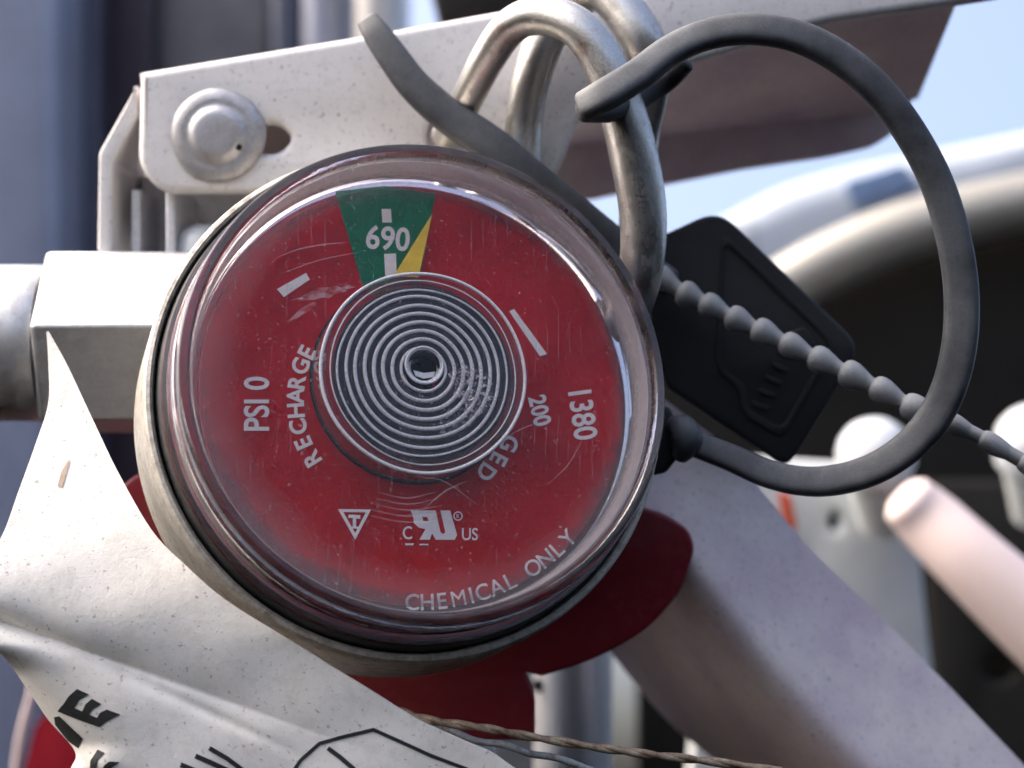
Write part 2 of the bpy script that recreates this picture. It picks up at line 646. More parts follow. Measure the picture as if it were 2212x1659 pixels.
def lathe(name, prof, mat, parent=None, seg=128, ctr=(0, 0), shear=(0, 0), w0=0.0, smooth=35, closed=False, gs=1.0, cap=True):
    """prof: list of (r, w) in the gauge frame"""
    vs, fs = [], []
    m = len(prof)
    for r, w in prof:
        r = r * gs
        du, dv = ctr[0] + shear[0] * (w - w0), ctr[1] + shear[1] * (w - w0)
        for k in range(seg):
            a = 2 * math.pi * k / seg
            vs.append(G(du + r * math.cos(a), dv + r * math.sin(a), w))
    rng = range(m) if closed else range(m - 1)
    for i in rng:
        j = (i + 1) % m
        for k in range(seg):
            fs.append((i * seg + k, i * seg + (k + 1) % seg, j * seg + (k + 1) % seg, j * seg + k))
    if not closed and cap:
        for i in (0, m - 1):
            if prof[i][0] > 1e-6:
                fs.append(tuple(i * seg + k for k in range(seg)))
    return link_mesh(name, vs, fs, mat, parent, smooth)


W_DIAL = -4.5


def dial_poly(name, polys, mat, parent, h=0.03, w=W_DIAL, thick=0.03, holes=()):
    loops = [[on_dial(x, y, w) for x, y in p] for p in list(polys) + list(holes)]
    me = curve_mesh(loops, thick, 0.0, 0)
    for v in me.vertices:
        v.co = W(G(v.co.x, v.co.y, w + h + v.co.z))
    return finish(name, me, mat, parent, None)


def text_mesh(s, height, bold=0.0, xs=1.0, shear=0.0, mirror=False, ext=0.012, space=1.0):
    cu = bpy.data.curves.new("text", 'FONT')
    cu.body = s
    cu.size = height / 0.73
    cu.offset = bold
    cu.extrude = ext
    cu.align_x = 'CENTER'
    cu.align_y = 'CENTER'
    cu.shear = shear
    cu.space_character = space
    cu.resolution_u = 4
    me = curve_to_mesh(cu)
    if me.vertices:
        x0 = min(v.co.x for v in me.vertices)
        x1 = max(v.co.x for v in me.vertices)
        y0 = min(v.co.y for v in me.vertices)
        y1 = max(v.co.y for v in me.vertices)
        for v in me.vertices:
            v.co.x = (v.co.x - (x0 + x1) / 2) * xs * (-1 if mirror else 1)
            v.co.y -= (y0 + y1) / 2
    return me


def dial_text(name, items, parent, mat='dial_white', h=0.035, w=W_DIAL):
    """items: (string, px, py, angle in degrees anticlockwise, cap height px, x-stretch, bold, shear, mirror)"""
    bm = bmesh.new()
    for s, px, py, ang, hp, xs, bold, shear, mir in items:
        me = text_mesh(s, hp * K, bold, xs, shear, mir)
        c = Vector(on_dial(px, py, w))
        a = R(ang)
        ex = Vector(on_dial(px + 10 * math.cos(a), py - 10 * math.sin(a), w)) - c
        ey = Vector(on_dial(px - 10 * math.sin(a), py - 10 * math.cos(a), w)) - c
        ex /= 10 * K
        ey /= 10 * K
        for v in me.vertices:
            q = c + ex * v.co.x + ey * v.co.y
            v.co = W(G(q.x, q.y, w + h + v.co.z))
        bm.from_mesh(me)
        bpy.data.meshes.remove(me)
    me = bpy.data.meshes.new(name)
    bm.to_mesh(me)
    bm.free()
    return finish(name, me, mat, parent, None)


# ------------------------------------------------------------------ PRESSURE GAUGE
gauge = thing('pressure_gauge', 'round red pressure gauge with clear plastic lens and yellow needle, in the centre', 'gauge', G(0, 0, -14))
lathe('bezel', [(0.0, -9.2), (16.6, -9.2), (17.3, -8.6), (18.05, -8.0), (18.1, -6.9), (18.2, -6.5), (18.4, -6.35), (18.65, -6.45), (18.8, -6.85),
                (18.85, -8.0), (18.9, -15.6), (18.8, -16.6), (18.3, -17.4), (17.0, -18.0), (8.0, -18.3), (6.0, -18.5), (6.0, -24), (0, -24)], 'bezel', gauge, 160, gs=GS)
lathe('gasket', [(16.75, -8.3), (16.75, -5.76), (17.6, -5.74), (17.8, -5.95), (17.95, -6.5), (17.98, -7.6), (17.3, -8.3)], 'gasket', gauge, 128, closed=True, gs=GS)
lathe('dial_cup', [(15.25, -4.95), (15.25, -5.72), (16.7, -5.72), (16.7, -6.6), (15.25, -6.6)], 'cup_red', gauge, 96, closed=True, gs=GS)
M['glass'] = m_glass()
lens = lathe('lens_wall', [(16.15, -0.55), (16.22, -0.25), (16.4, -0.04), (16.7, 0.0), (16.92, -0.10), (17.06, -0.4), (17.12, -1.2), (17.22, -4.2), (17.4, -4.55),
                           (17.7, -4.7), (17.72, -5.5), (17.5, -5.66), (15.8, -5.66), (15.7, -5.4)], 'glass', gauge, 160, closed=True, gs=GS)
wc = W(G(0, 0, -0.6))
# object space of the window starts at its own middle, which lies on the axis
M['window'] = m_window('clear_plastic_window', (0, 0, 0), 15.4, 13.6, 17.2)
lathe('window', [(0, -0.28), (8, -0.32), (13, -0.42), (16.12, -0.6), (16.10, -1.0), (13, -0.85), (8, -0.75), (0, -0.7)], 'window', lens, 128, gs=GS)

lathe('rim_grime', [(16.04, -1.05), (15.72, -4.0), (15.66, -4.0), (15.98, -1.05)], m_grime(), lens, 128, closed=True, gs=GS)
dial = lathe('dial', [(0, W_DIAL), (15.2, W_DIAL), (15.2, W_DIAL - 0.4), (0, W_DIAL - 0.4)], 'dial_red', gauge, 128, gs=GS)
dial_poly('green_zone', [[(724, 414), (781, 610), (800, 640), (905, 610), (941, 418), (830, 402)]], 'dial_green', dial, 0.02)
dial_poly('tick_mark', [[(824, 452), (844, 452), (846, 481), (826, 481)]], 'dial_white', dial, 0.045)
dial_poly('tick_mark', [[(830, 549), (855, 548), (857, 600), (832, 600)]], 'dial_white', dial, 0.045)
dial_poly('tick_mark', [[(598, 625), (661, 590), (669, 604), (613, 642)]], 'dial_white', dial, 0.045)
dial_poly('tick_mark', [[(1100, 673), (1110, 668), (1181, 765), (1166, 770)]], 'dial_white', dial, 0.045)
B = 0.045
dial_text('lettering', [('690', 838, 515, -4, 51, 0.92, B, 0, False)], dial, h=0.05)
dial_text('lettering', [('PSI 0', 554, 872, 90, 55, 0.80, B, 0, False)], dial)
dial_text('lettering', [(c, x, y, a, 37, 0.95, B, 0, False) for c, x, y, a in (
    ('R', 673, 990, 122), ('E', 655, 957, 114), ('C', 644, 922, 104), ('H', 639, 887, 94), ('A', 638, 855, 89), ('R', 641, 825, 82), ('G', 649, 791, 72), ('E', 663, 761, 63))], dial)
dial_text('lettering', [('1380', 1259, 897, -82, 51, 0.84, B, 0, False)], dial)
dial_text('lettering', [('200', 1166, 887, -77, 38, 0.85, B, 0, False)], dial)
dial_text('lettering', [(c, x, y, a, 37, 0.95, B, 0, False) for c, x, y, a in (
    ('D', 1050, 1020, -125), ('E', 1077, 992, -118), ('G', 1100, 958, -110))], dial)
ctr = (905, 859)


def arc_word(s, a0, step, r, hp, widths=None):
    out = []
    a = a0
    for c in s:
        wd = {'I': 0.55, 'M': 1.2, ' ': 0.7, 'O': 1.1}.get(c, 1.0)
        a += step * wd / 2
        if c != ' ':
            out.append((c, ctr[0] + r * math.sin(R(a)), ctr[1] + r * math.cos(R(a)), a, hp, 0.95, 0.0 if c == 'M' else 0.018, 0, False))
        a += step * wd / 2
    return out


dial_text('lettering', arc_word('CHEMICAL ONLY', -4.0, 4.2, 442, 36), dial)
# approval marks: a T in a triangle, a mirrored R joined to a U
dial_poly('approval_mark', [[(730, 1100), (801, 1101), (767, 1166)]], 'dial_white', dial, 0.045, holes=[[(741, 1106), (790, 1107), (767, 1152)]])
dial_poly('approval_mark', [[(753, 1112), (778, 1113), (778, 1121), (769, 1120), (769, 1138), (774, 1138), (774, 1142), (758, 1142), (758, 1138), (762, 1138), (762, 1119), (752, 1119)]], 'dial_white', dial, 0.046)
dial_poly('approval_mark', [[(887, 1103), (941, 1103), (951, 1150), (957, 1154), (962, 1150), (951, 1103), (972, 1103), (987, 1156), (982, 1166), (941, 1166), (933, 1152), (928, 1166), (906, 1166), (919, 1143), (905, 1140), (894, 1130), (892, 1116)]], 'dial_white', dial, 0.045,
          holes=[[(912, 1117), (922, 1117), (926, 1126), (914, 1126)]])
dial_text('lettering', [('C', 880, 1151, 0, 29, 0.8, 0.012, 0, False), ('US', 1015, 1154, 0, 27, 0.85, 0.012, 0, False)], dial)
dial_poly('approval_mark', [circle(989, 1115, 10)], 'dial_white', dial, 0.045, holes=[circle(989, 1115, 7.6)])
dial_text('lettering', [('R', 989, 1115, 0, 9, 0.9, 0, 0, False)], dial)
dial_poly('approval_mark', [[(875, 1174), (894, 1174), (892, 1178), (876, 1178)]], 'dial_white', dial, 0.045)
dial_poly('approval_mark', [[(906, 1175), (925, 1175), (925, 1178), (906, 1178)]], 'dial_white', dial, 0.045)
def m_edge_reflection():
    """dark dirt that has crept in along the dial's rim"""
    t = NT('painted_dial_reflection')
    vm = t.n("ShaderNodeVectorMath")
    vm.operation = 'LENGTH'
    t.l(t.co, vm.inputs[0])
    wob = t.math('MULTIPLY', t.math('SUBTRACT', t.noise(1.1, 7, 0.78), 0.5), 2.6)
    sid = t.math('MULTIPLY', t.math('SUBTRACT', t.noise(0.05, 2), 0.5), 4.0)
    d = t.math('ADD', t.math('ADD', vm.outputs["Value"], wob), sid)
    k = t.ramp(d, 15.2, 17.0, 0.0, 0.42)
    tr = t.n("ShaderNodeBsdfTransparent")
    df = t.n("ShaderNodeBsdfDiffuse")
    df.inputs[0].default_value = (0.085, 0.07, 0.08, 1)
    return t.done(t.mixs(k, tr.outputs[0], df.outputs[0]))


lathe('painted_edge_reflection', [(12.6, W_DIAL + 0.08), (15.2, W_DIAL + 0.08), (15.2, W_DIAL + 0.09), (12.6, W_DIAL + 0.09)], m_edge_reflection(), dial, 128, closed=True, gs=GS)
# needle
dial_poly('needle', [[(933, 463), (906, 588), (904, 600), (852, 596), (857, 585)]], 'needle', gauge, 0.0, W_DIAL + 0.9, 0.15)

# clear boss in the middle with the coil under it
BT = -0.95
cb = Vector(on_dial(893, 825, W_DIAL))
ct = Vector(on_dial(917, 802, BT))
sh = ((ct.x - cb.x) / (BT - W_DIAL), (ct.y - cb.y) / (BT - W_DIAL))
rb = 230 * K
M['boss'] = m_window('clear_plastic_boss', (0, 0, 0), rb, rb * 0.9, rb * 1.2, 0.03, 0.12)
boss = lathe('boss', [(rb - 0.45, W_DIAL + 0.05), (rb, W_DIAL + 0.05), (rb, BT - 0.25), (rb - 0.2, BT), (rb - 0.45, BT - 0.1)], 'boss', gauge, 96, (cb.x, cb.y), sh, W_DIAL, closed=True)
M['boss_top'] = m_window('rippled_clear_plastic', (0, 0, 0), rb, rb * 2, rb * 3, 0.004, 0.0, f0=0.012, rough=0.08)
prf = []
nper = 11
for i in range(nper * 8 + 1):
    rr = 44 * K + (rb - 0.5 - 44 * K) * i / (nper * 8)
    prf.append((rr, BT - 0.06 + 0.03 * math.sin(2 * math.pi * i / 8)))
prf += [(rb - 0.5, BT - 0.25), (44 * K, BT - 0.25)]
lathe('rippled_top', prf, 'boss_top', boss, 96, (ct.x, ct.y), closed=True, smooth=80)
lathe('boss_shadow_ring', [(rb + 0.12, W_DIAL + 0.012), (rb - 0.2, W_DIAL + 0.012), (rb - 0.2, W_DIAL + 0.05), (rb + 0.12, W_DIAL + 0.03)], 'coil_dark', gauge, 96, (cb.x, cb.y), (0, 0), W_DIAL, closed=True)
rd = 198 * K
lathe('coil_disc', [(39 * K, BT - 0.55), (rd, BT - 0.62), (rd, BT - 0.9), (39 * K, BT - 0.85)], 'coil_dark', gauge, 96, (ct.x, ct.y), closed=True)


def coil_ring(r, minor, w, ctr2, mat='coil', parent=gauge, seg=96, ms=8):
    prof = [(r + minor * math.cos(2 * math.pi * k / ms), w + minor * math.sin(2 * math.pi * k / ms)) for k in range(ms)]
    o = lathe('coil_turn', prof, mat, parent, seg, ctr2, smooth=60, closed=True)
    ph = r * 5.1
    for v in o.data.vertices:      # hand-wound: every turn is a little out of round
        a = math.atan2(v.co.z, v.co.x)
        f = 1 + 0.006 * math.sin(2 * a + ph) + 0.004 * math.sin(5 * a + ph * 1.7)
        v.co *= f
    return o


for i, (rp, mn) in enumerate([(49, 0.12), (69, 0.145), (89, 0.155), (109, 0.155), (129, 0.15), (149, 0.14), (169, 0.13), (187, 0.085), (205, 0.05), (224, 0.13)]):
    # the turns shift slightly downwards as they widen
    c2 = (ct.x, ct.y + (0.32 - 0.32 * rp / 226))
    coil_ring(rp * 1.01 * K, mn, BT - 0.42 + (0.30 if rp > 190 else 0), c2)
hub_c = (ct.x + 1 * K, ct.y + 16 * K)
lathe('hub_tube', [(43 * K, BT - 0.3), (39 * K, BT - 0.3), (41 * K, BT - 2.9), (0.0, BT - 3.0)], 'coil_dark', gauge, 48, hub_c, cap=False)
coil_ring(41 * K, 0.10, BT - 0.25, hub_c, seg=64)
for k in range(4):
    coil_ring((37 - k * 2.2) * K, 0.045, BT - 0.32 - k * 0.28, (hub_c[0] + k * 0.05, hub_c[1] + k * 0.02), seg=64)
dial_poly('hub_slot', [[(893, 800), (915, 806), (940, 803), (936, 815), (915, 818), (897, 812)]], 'coil', gauge, 0.0, BT - 0.9, 0.1)
lathe('moulding_nub', [(0, BT + 0.05), (0.22, BT + 0.02), (0.36, BT - 0.1), (0.4, BT - 0.3), (0, BT - 0.35)], 'glass', gauge, 24, on_dial(1015, 852, BT))

def m_film(name, amt, lo, hi, sc, stretch=None):
    """thin scuffed haze on clear plastic"""
    t = NT(name)
    k = t.ramp(t.noise(sc, 6, 0.75, stretch), lo, hi, 0, amt)
    tr = t.n("ShaderNodeBsdfTransparent")
    d = t.n("ShaderNodeBsdfDiffuse")
    d.inputs[0].default_value = (0.66, 0.64, 0.66, 1)
    return t.done(t.mixs(k, tr.outputs[0], d.outputs[0]))


def blob(cx, cy, rx, ry, ang, seed, n=26, jag=0.25):
    rs = random.Random(seed)
    out = []
    for j in range(n):
        b = 2 * math.pi * j / n
        f = 1 + rs.uniform(-jag, jag)
        x, y = rx * f * math.cos(b), ry * f * math.sin(b)
        a = R(ang)
        out.append((cx + x * math.cos(a) + y * math.sin(a), cy - x * math.sin(a) + y * math.cos(a)))
    return out


dial_poly('scuff_mark', [blob(1022, 842, 62, 40, -62, 3)], m_film('scuff_film', 0.75, 0.50, 0.62, 2.6), boss, 0.0, BT + 0.08, 0.02)
dial_poly('scuff_mark', [blob(985, 905, 52, 22, 20, 5)], m_film('scuff_film_faint', 0.6, 0.52, 0.66, 3.2), boss, 0.0, BT + 0.08, 0.02)
MF = m_film('smear_film', 0.2, 0.40, 0.62, 1.1)
dial_poly('smear', [blob(700, 632, 62, 11, 13, 8)], MF, lens, 0.0, -0.2, 0.02)
dial_poly('smear', [blob(655, 672, 40, 6, 34, 9)], MF, lens, 0.0, -0.2, 0.02)
SCR = m_film('scratch_film', 0.22, 0.25, 0.6, 2.0)


def scratch(pts, wd):
    c = catmull(pts, 6)
    a, b = [], []
    for i, p in enumerate(c):
        q0, q1 = Vector(c[max(i - 1, 0)]), Vector(c[min(i + 1, len(c) - 1)])
        t = (q1 - q0).normalized()
        n = Vector((-t.y, t.x)) * wd * (0.5 - 0.45 * abs(2 * i / (len(c) - 1) - 1))
        a.append(tuple(Vector(p) + n))
        b.append(tuple(Vector(p) - n))
    dial_poly('scratch', [a + b[::-1]], SCR, lens, 0.0, -0.2, 0.02)


scratch([(590, 560), (640, 540), (700, 528), (752, 524)], 3.2)
scratch([(605, 592), (690, 562), (775, 545)], 2.2)
for k in range(5):
    scratch([(815 - 8 * k, 1062 + 12 * k), (880, 1076 + 13 * k), (950 + 6 * k, 1060 + 15 * k)], 2.2)
scratch([(905, 1110), (960, 1062), (1012, 1038)], 3.0)
scratch([(1085, 950), (1130, 925), (1190, 905)], 2.0)
scratch([(1180, 1050), (1230, 1000), (1262, 940)], 2.0)
scratch([(900, 1030), (960, 1040), (1030, 1090)], 1.8)

# ------------------------------------------------------------------ OPERATING LEVER with the valve under it
ZL = -20.0
valve = thing('extinguisher_valve', 'white painted squeeze lever and valve head behind the gauge, with a zinc rivet', 'valve', P(900, 640, -32))
lev = [(302, 156), (768, 79), (1071, 24), (2420, -200), (2420, -50), (2051, 9), (1763, 50), (1638, 92), (1475, 139), (1330, 190), (1252, 252), (1206, 370), (1160, 416), (346, 416), (297, 360)]
rads = [8, 0, 0, 0, 0, 0, 60, 60, 60, 50, 40, 30, 20, 60, 45]
lever = slab('lever', [rounded(lev, rads), rounded([(540, 268), (600, 264), (634, 298), (600, 332), (540, 328)], [4, 20, 26, 20, 4])[::-1], circle(966, 290, 42, 28)[::-1]], ZL, 2.2, 0.7, 'white_paint', valve, res=4)
# top web and far flange of the folded lever
nt = [P(302, 158, ZL - 1), P(768, 82, ZL - 1), P(1071, 27, ZL - 1), P(1444, -35, ZL - 1), P(1878, -105, ZL - 1), P(2108, -140, ZL - 1)]
cr = [P(420, 385, -46), P(800, 335, -46), P(1150, 300, -46), P(1444, 267, -46), P(1878, 222, -46), P(1975, 190, -46)]
rows = [[a * (1 - t) + b * t for a, b in zip(nt, cr)] for t in (0, 0.2, 0.4, 0.6, 0.8, 1)]
loft('lever_web', rows, 'pink_paint', lever, 1.2, 50, (0, -1, 0))
slab('lever_far_flange', [rounded([(420, 380), (800, 330), (1150, 296), (1444, 262), (1878, 216), (1975, 190), (1972, 215), (1930, 288), (1885, 316), (1791, 337), (1600, 365), (1444, 396), (1275, 430), (420, 470)],
                                  [0, 0, 0, 0, 0, 0, 5, 20, 20, 20, 20, 20, 5, 5])], -45.5, 1.6, 0.2, 'pink_paint', lever)
# bent tab at the lever's end, seen edge-on
tabs = []
prof = [(295, 184), (213, 330), (210, 541), (240, 550), (243, 350), (296, 250)]
slab('end_tab', [rounded(prof, [2, 8, 4, 4, 6, 2])], ZL - 2, 15, 0.25, 'white_paint', lever)
# rivet
rc = P(472, 293, ZL)
s = SC(ZL)
rv = []
for r, h in [(102, -0.05), (103, 0.12), (100, 0.36), (92, 0.56), (80, 0.70), (72, 0.72), (66, 0.68), (60, 0.82), (54, 1.08), (48, 1.2), (42, 1.24), (24, 1.26), (0, 1.26)]:
    rv.append((r * s, h))
vs, fs = [], []
sg = 64
for r, h in rv:
    for k in range(sg):
        a = 2 * math.pi * k / sg
        j = 1 + 0.012 * math.sin(3 * a + 1) + 0.01 * math.sin(5 * a)
        vs.append(rc + Vector((r * j * math.cos(a), r * j * math.sin(a), h)))
for i in range(len(rv) - 1):
    for k in range(sg):
        fs.append((i * sg + k, i * sg + (k + 1) % sg, (i + 1) * sg + (k + 1) % sg, (i + 1) * sg + k))
rivet = link_mesh('rivet', vs, fs, 'rivet', valve, 50)
link_mesh('pit', [P(516, 318, ZL + 1.12) + Vector((0.27 * math.cos(a), 0.27 * math.sin(a), -0.12 * (k % 2) * 0)) for k, a in enumerate([2 * math.pi * i / 14 for i in range(14)])] +
          [P(516, 318, ZL + 1.18)], [tuple([i, (i + 1) % 14, 14]) for i in range(14)], 'coil_dark', rivet)
# valve stem pieces under the lever
slab('valve_cheek', [[(283, 410), (303, 410), (303, 640), (283, 640)]], ZL - 4, 22, 0.2, 'cast', valve)
slab('valve_cheek', [[(357, 405), (378, 405), (378, 640), (357, 640)]], ZL - 2.2, 20, 0.2, 'cast', valve)
box('valve_block', 300, 380, 700, 900, ZL - 12, 16, 'cast', valve, 0.5)
tube_mm('valve_stem', [P(452, 900, ZL - 5), P(452, 540, ZL - 5), P(452, 515, ZL - 5), P(452, 498, ZL - 5), P(452, 488, ZL - 5), P(452, 484, ZL - 5)], [2.9, 2.9, 2.75, 2.3, 1.5, 0.4], 'knob', valve, 40)
# gauge stem between valve and bezel
tube_mm('gauge_port', [G(0, 0, -18.5), G(0, 0, -32)], [7, 7], 'cast', valve, 6, smooth=20)
tube_mm('valve_neck_blocker', [P(780, 900, -48), P(780, 1200, -48), P(780, 1800, -48)], [290 * SC(-48)] * 3, 'cast', valve, 64)  # unseen neck, added to block light from the left off the handle
# hexagonal discharge coupling and nozzle pipe
ZN = -22.0
cx0, cx1 = P(104, 742, ZN), P(420, 742, ZN)
hv, hf = [], []
Rh = 186 * SC(ZN) / math.sin(R(60)) * 0.985
for (x, sc_) in ((cx0.x, 0.965), (cx0.x + 0.35, 1.0), (cx1.x, 1.0)):
    for k in range(6):
        a = R(60 * k + 9)
        hv.append(Vector((x, cx0.y + Rh * sc_ * math.sin(a), ZN + Rh * sc_ * math.cos(a) - 2)))
for i in range(2):
    for k in range(6):
        hf.append((i * 6 + k, i * 6 + (k + 1) % 6, (i + 1) * 6 + (k + 1) % 6, (i + 1) * 6 + k))
hf += [tuple(range(6)), tuple(range(12, 18))]
hexo = link_mesh('hex_coupling', hv, hf, 'nozzle', valve, 15)
bv = hexo.modifiers.new('bevel', 'BEVEL')
bv.width = 0.0004
bv.segments = 3
pr = 171 * SC(ZN)
tube_mm('nozzle_pipe', [P(-160, 741, ZN - 2), P(60, 741, ZN - 2), P(100, 741, ZN - 2), P(108, 741, ZN - 2)], [pr, pr, pr, pr * 0.97], 'nozzle', valve, 64)

# ------------------------------------------------------------------ CARRY HANDLE (lower)
T = [(1250, 700), (1330, 780), (1440, 866), (1560, 960), (1660, 1078), (1760, 1195), (1900, 1330), (2000, 1430), (2110, 1545), (2300, 1745)]
Bn = [(1130, 1000), (1230, 1060), (1340, 1135), (1440, 1215), (1520, 1310), (1590, 1405), (1665, 1500), (1735, 1580), (1810, 1660), (1990, 1840)]
E = [(990, 1060), (1080, 1150), (1170, 1240), (1250, 1325), (1315, 1405), (1375, 1480), (1440, 1555), (1515, 1620), (1595, 1685), (1760, 1850)]
rows = []
Tc, Bc, Ec = catmull(T, 6), catmull(Bn, 6), catmull(E, 6)
for a, b, c in zip(Tc, Bc, Ec):
    p0, p1, p2 = P(a[0], a[1], -27), P(b[0], b[1], -20), P(c[0], c[1], -48)
    row = []
    s0, s1 = p0.lerp(p1, 0.78), p1.lerp(p2, 0.26)
    for k in range(9):
        row.append(p0.lerp(s0, k / 9))
    for k in range(11):
        t = k / 10
        row.append(s0 * (1 - t) ** 2 + p1 * 2 * t * (1 - t) + s1 * t * t)
    for k in range(1, 8):
        row.append(s1.lerp(p2, k / 7))
    rows.append(row)
handle = loft('carry_handle', rows, 'pink_paint', None, 1.8, 60, (0.2, 0.1, -1))
tag(handle, 'pale pinkish white folded carry handle running to the lower right corner', 'handle')

# ------------------------------------------------------------------ PULL PIN
pin = thing('pull_pin', 'bent steel pull pin with double ring hooked through the lever', 'pull pin', P(966, 290, -20))
tube('pin_ring', [(965, 300, -19.5, 1.26), (1005, 222, -16.5, 1.32), (1052, 130, -14, 1.41), (1103, 58, -12, 1.46), (1165, 34, -10.5, 1.50), (1240, 55, -9, 1.56), (1296, 120, -8.5, 1.65), (1340, 225, -8.5, 1.78),
                  (1370, 340, -9, 1.89), (1388, 450, -9.5, 1.85), (1388, 550, -10, 1.76), (1372, 640, -11, 1.65), (1330, 740, -13, 1.59)], 'ring_steel', pin, 28, 12, wob=0.012)
tube('pin_ring', [(1122, 470, -18, 1.54), (1126, 380, -18, 1.54), (1130, 280, -18, 1.56), (1146, 180, -17.5, 1.59), (1180, 80, -17, 1.65), (1235, 5, -16.5, 1.65), (1292, -20, -15, 1.65), (1345, 20, -14, 1.71),
                  (1392, 95, -13.5, 1.76), (1405, 170, -15, 1.7), (1385, 290, -17, 1.5), (1378, 420, -18, 1.5), (1375, 600, -18, 1.5)], 'ring_steel', pin, 28, 12, wob=0.012)
tube('pin_shaft', [(966, 292, ZL + 0.2, 1.35), (966, 292, ZL - 8, 1.35), (966, 292, ZL - 20, 1.35)], 'ring_steel', pin, 24, 4)

# ------------------------------------------------------------------ TAMPER SEAL
seal = thing('tamper_seal', 'dusty black plastic tamper seal looped through the pull pin, with flag and beaded tail', 'seal', P(1500, 700, -14))
q = 0.0352
tube('strap', [(797, 48, -17.5, 0.95), (815, 75, -17, 1.15), (850, 125, -16.5, 1.28), (900, 190, -16, 1.35), (975, 255, -15.5, 1.45), (1060, 312, -15.2, 1.5), (1150, 385, -15.2, 1.42), (1240, 455, -16, 1.35), (1340, 535, -17, 1.3), (1440, 610, -18, 1.3)],
     'seal', seal, 32, 10, flat=0.55, wob=0.006, flatdir=(-0.1, 0.2, 1), boxy=0.62)
lp = [(1262, 228, -3.6, 1.13), (1310, 203, -3.2, 1.24), (1380, 160, -4.2, 1.24), (1450, 108, -5.5, 1.19), (1530, 74, -6, 1.21), (1620, 62, -6, 1.23), (1720, 78, -6, 1.23), (1810, 122, -6, 1.23), (1890, 188, -6, 1.23), (1962, 280, -6, 1.23), (2022, 392, -6, 1.25),
      (2060, 515, -6, 1.30), (2077, 640, -6, 1.32), (2070, 760, -6, 1.32), (2036, 870, -6.5, 1.30), (1970, 958, -7, 1.25), (1880, 1016, -8, 1.21), (1775, 1040, -9, 1.17), (1670, 1027, -10, 1.10), (1570, 985, -11, 1.06), (1465, 945, -12, 1.03)]
loop = tube('loop', lp, 'seal', seal, 32, 10, flat=0.62, wob=0.006, flatdir=(-0.25, 0.35, 0.9), boxy=0.62)
tube('loop_return', [(1262, 238, -4.2, 0.95), (1320, 234, -6.5, 1.05), (1385, 205, -9, 1.05), (1440, 172, -10, 0.95), (1478, 138, -9, 0.8)], 'seal', seal, 16, 8, flat=0.8)
# ridge moulded along the loop
rg = []
for a, b, z, r in lp[1:-1]:
    rg.append((a, b, z + r * 0.72, 0.28))
slab('catch_block', [rounded([(1405, 870), (1448, 880), (1470, 930), (1468, 985), (1440, 1022), (1400, 1030)], 10)], -12.5, 5, 0.5, 'flag', seal)
tube('collar_ring', [(1452, 915, -12, 0.6), (1475, 925, -11.3, 1.15), (1484, 955, -11.2, 1.2), (1470, 985, -11.8, 0.7)], 'seal', seal, 12, 5)
ZF = -21
flag = slab('flag', [rounded([(1405, 520), (1553, 452), (1862, 748), (1702, 1012), (1440, 836), (1405, 700)], [5, 50, 45, 30, 10, 5])], ZF, 2.0, 0.35, 'flag', seal)
slab('moulded_border', [rounded([(1560, 500), (1810, 740), (1690, 950), (1600, 890), (1600, 840), (1545, 800)], 30), rounded([(1565, 520), (1795, 742), (1688, 928), (1612, 880), (1612, 832), (1560, 795)], 26)[::-1]], ZF + 0.18, 0.4, 0.08, 'flag', flag)
slab('moulded_catch', [rounded([(1700, 720), (1738, 705), (1765, 745), (1735, 775)], 10)], ZF + 0.5, 0.7, 0.15, 'flag', flag)
for k in range(6):
    cxk, cyk = 1630 + k * 14, 905 - k * 28
    slab('moulded_letter', [rounded([(cxk - 18, cyk - 12), (cxk + 18, cyk + 2), (cxk + 14, cyk + 13), (cxk - 20, cyk - 1)], 3)], ZF + 0.16, 0.4, 0.07, 'flag', flag)
# beaded tail
bd = [(1425, 598), (1482, 635), (1532, 659), (1588, 688), (1645, 716), (1706, 745), (1769, 776), (1836, 808), (1903, 842), (1973, 880), (2058, 915), (2140, 957), (2225, 1005), (2310, 1050)]
ZT = [-17 + 10 * i / 13 for i in range(14)]
tail = tube('beaded_tail', [(x, y, z, 0.58) for (x, y), z in zip(bd, ZT)], 'seal_tail', seal, 14, 6)
for i in range(len(bd) - 1):
    p0, p1 = P(*bd[i], ZT[i]), P(*bd[i + 1], ZT[i + 1])
    d = (p1 - p0)
    L = d.length
    a = p0 - d * 0.28
    pr_ = [(-0.02, 0.34), (0.0, 0.58), (0.05, 0.82), (0.13, 0.96), (0.24, 1.02), (0.38, 1.0), (0.52, 0.90), (0.66, 0.78), (0.80, 0.64), (0.92, 0.56), (1.0, 0.54)]
    sc_ = (1.06 + 0.04 * math.sin(i * 2.1)) if i not in (10, 11, 12) else 0.82
    tube_mm('bead', [a + d * t for t, r in pr_], [r * sc_ for t, r in pr_], 'seal_tail', tail, 16, wob=0.02)

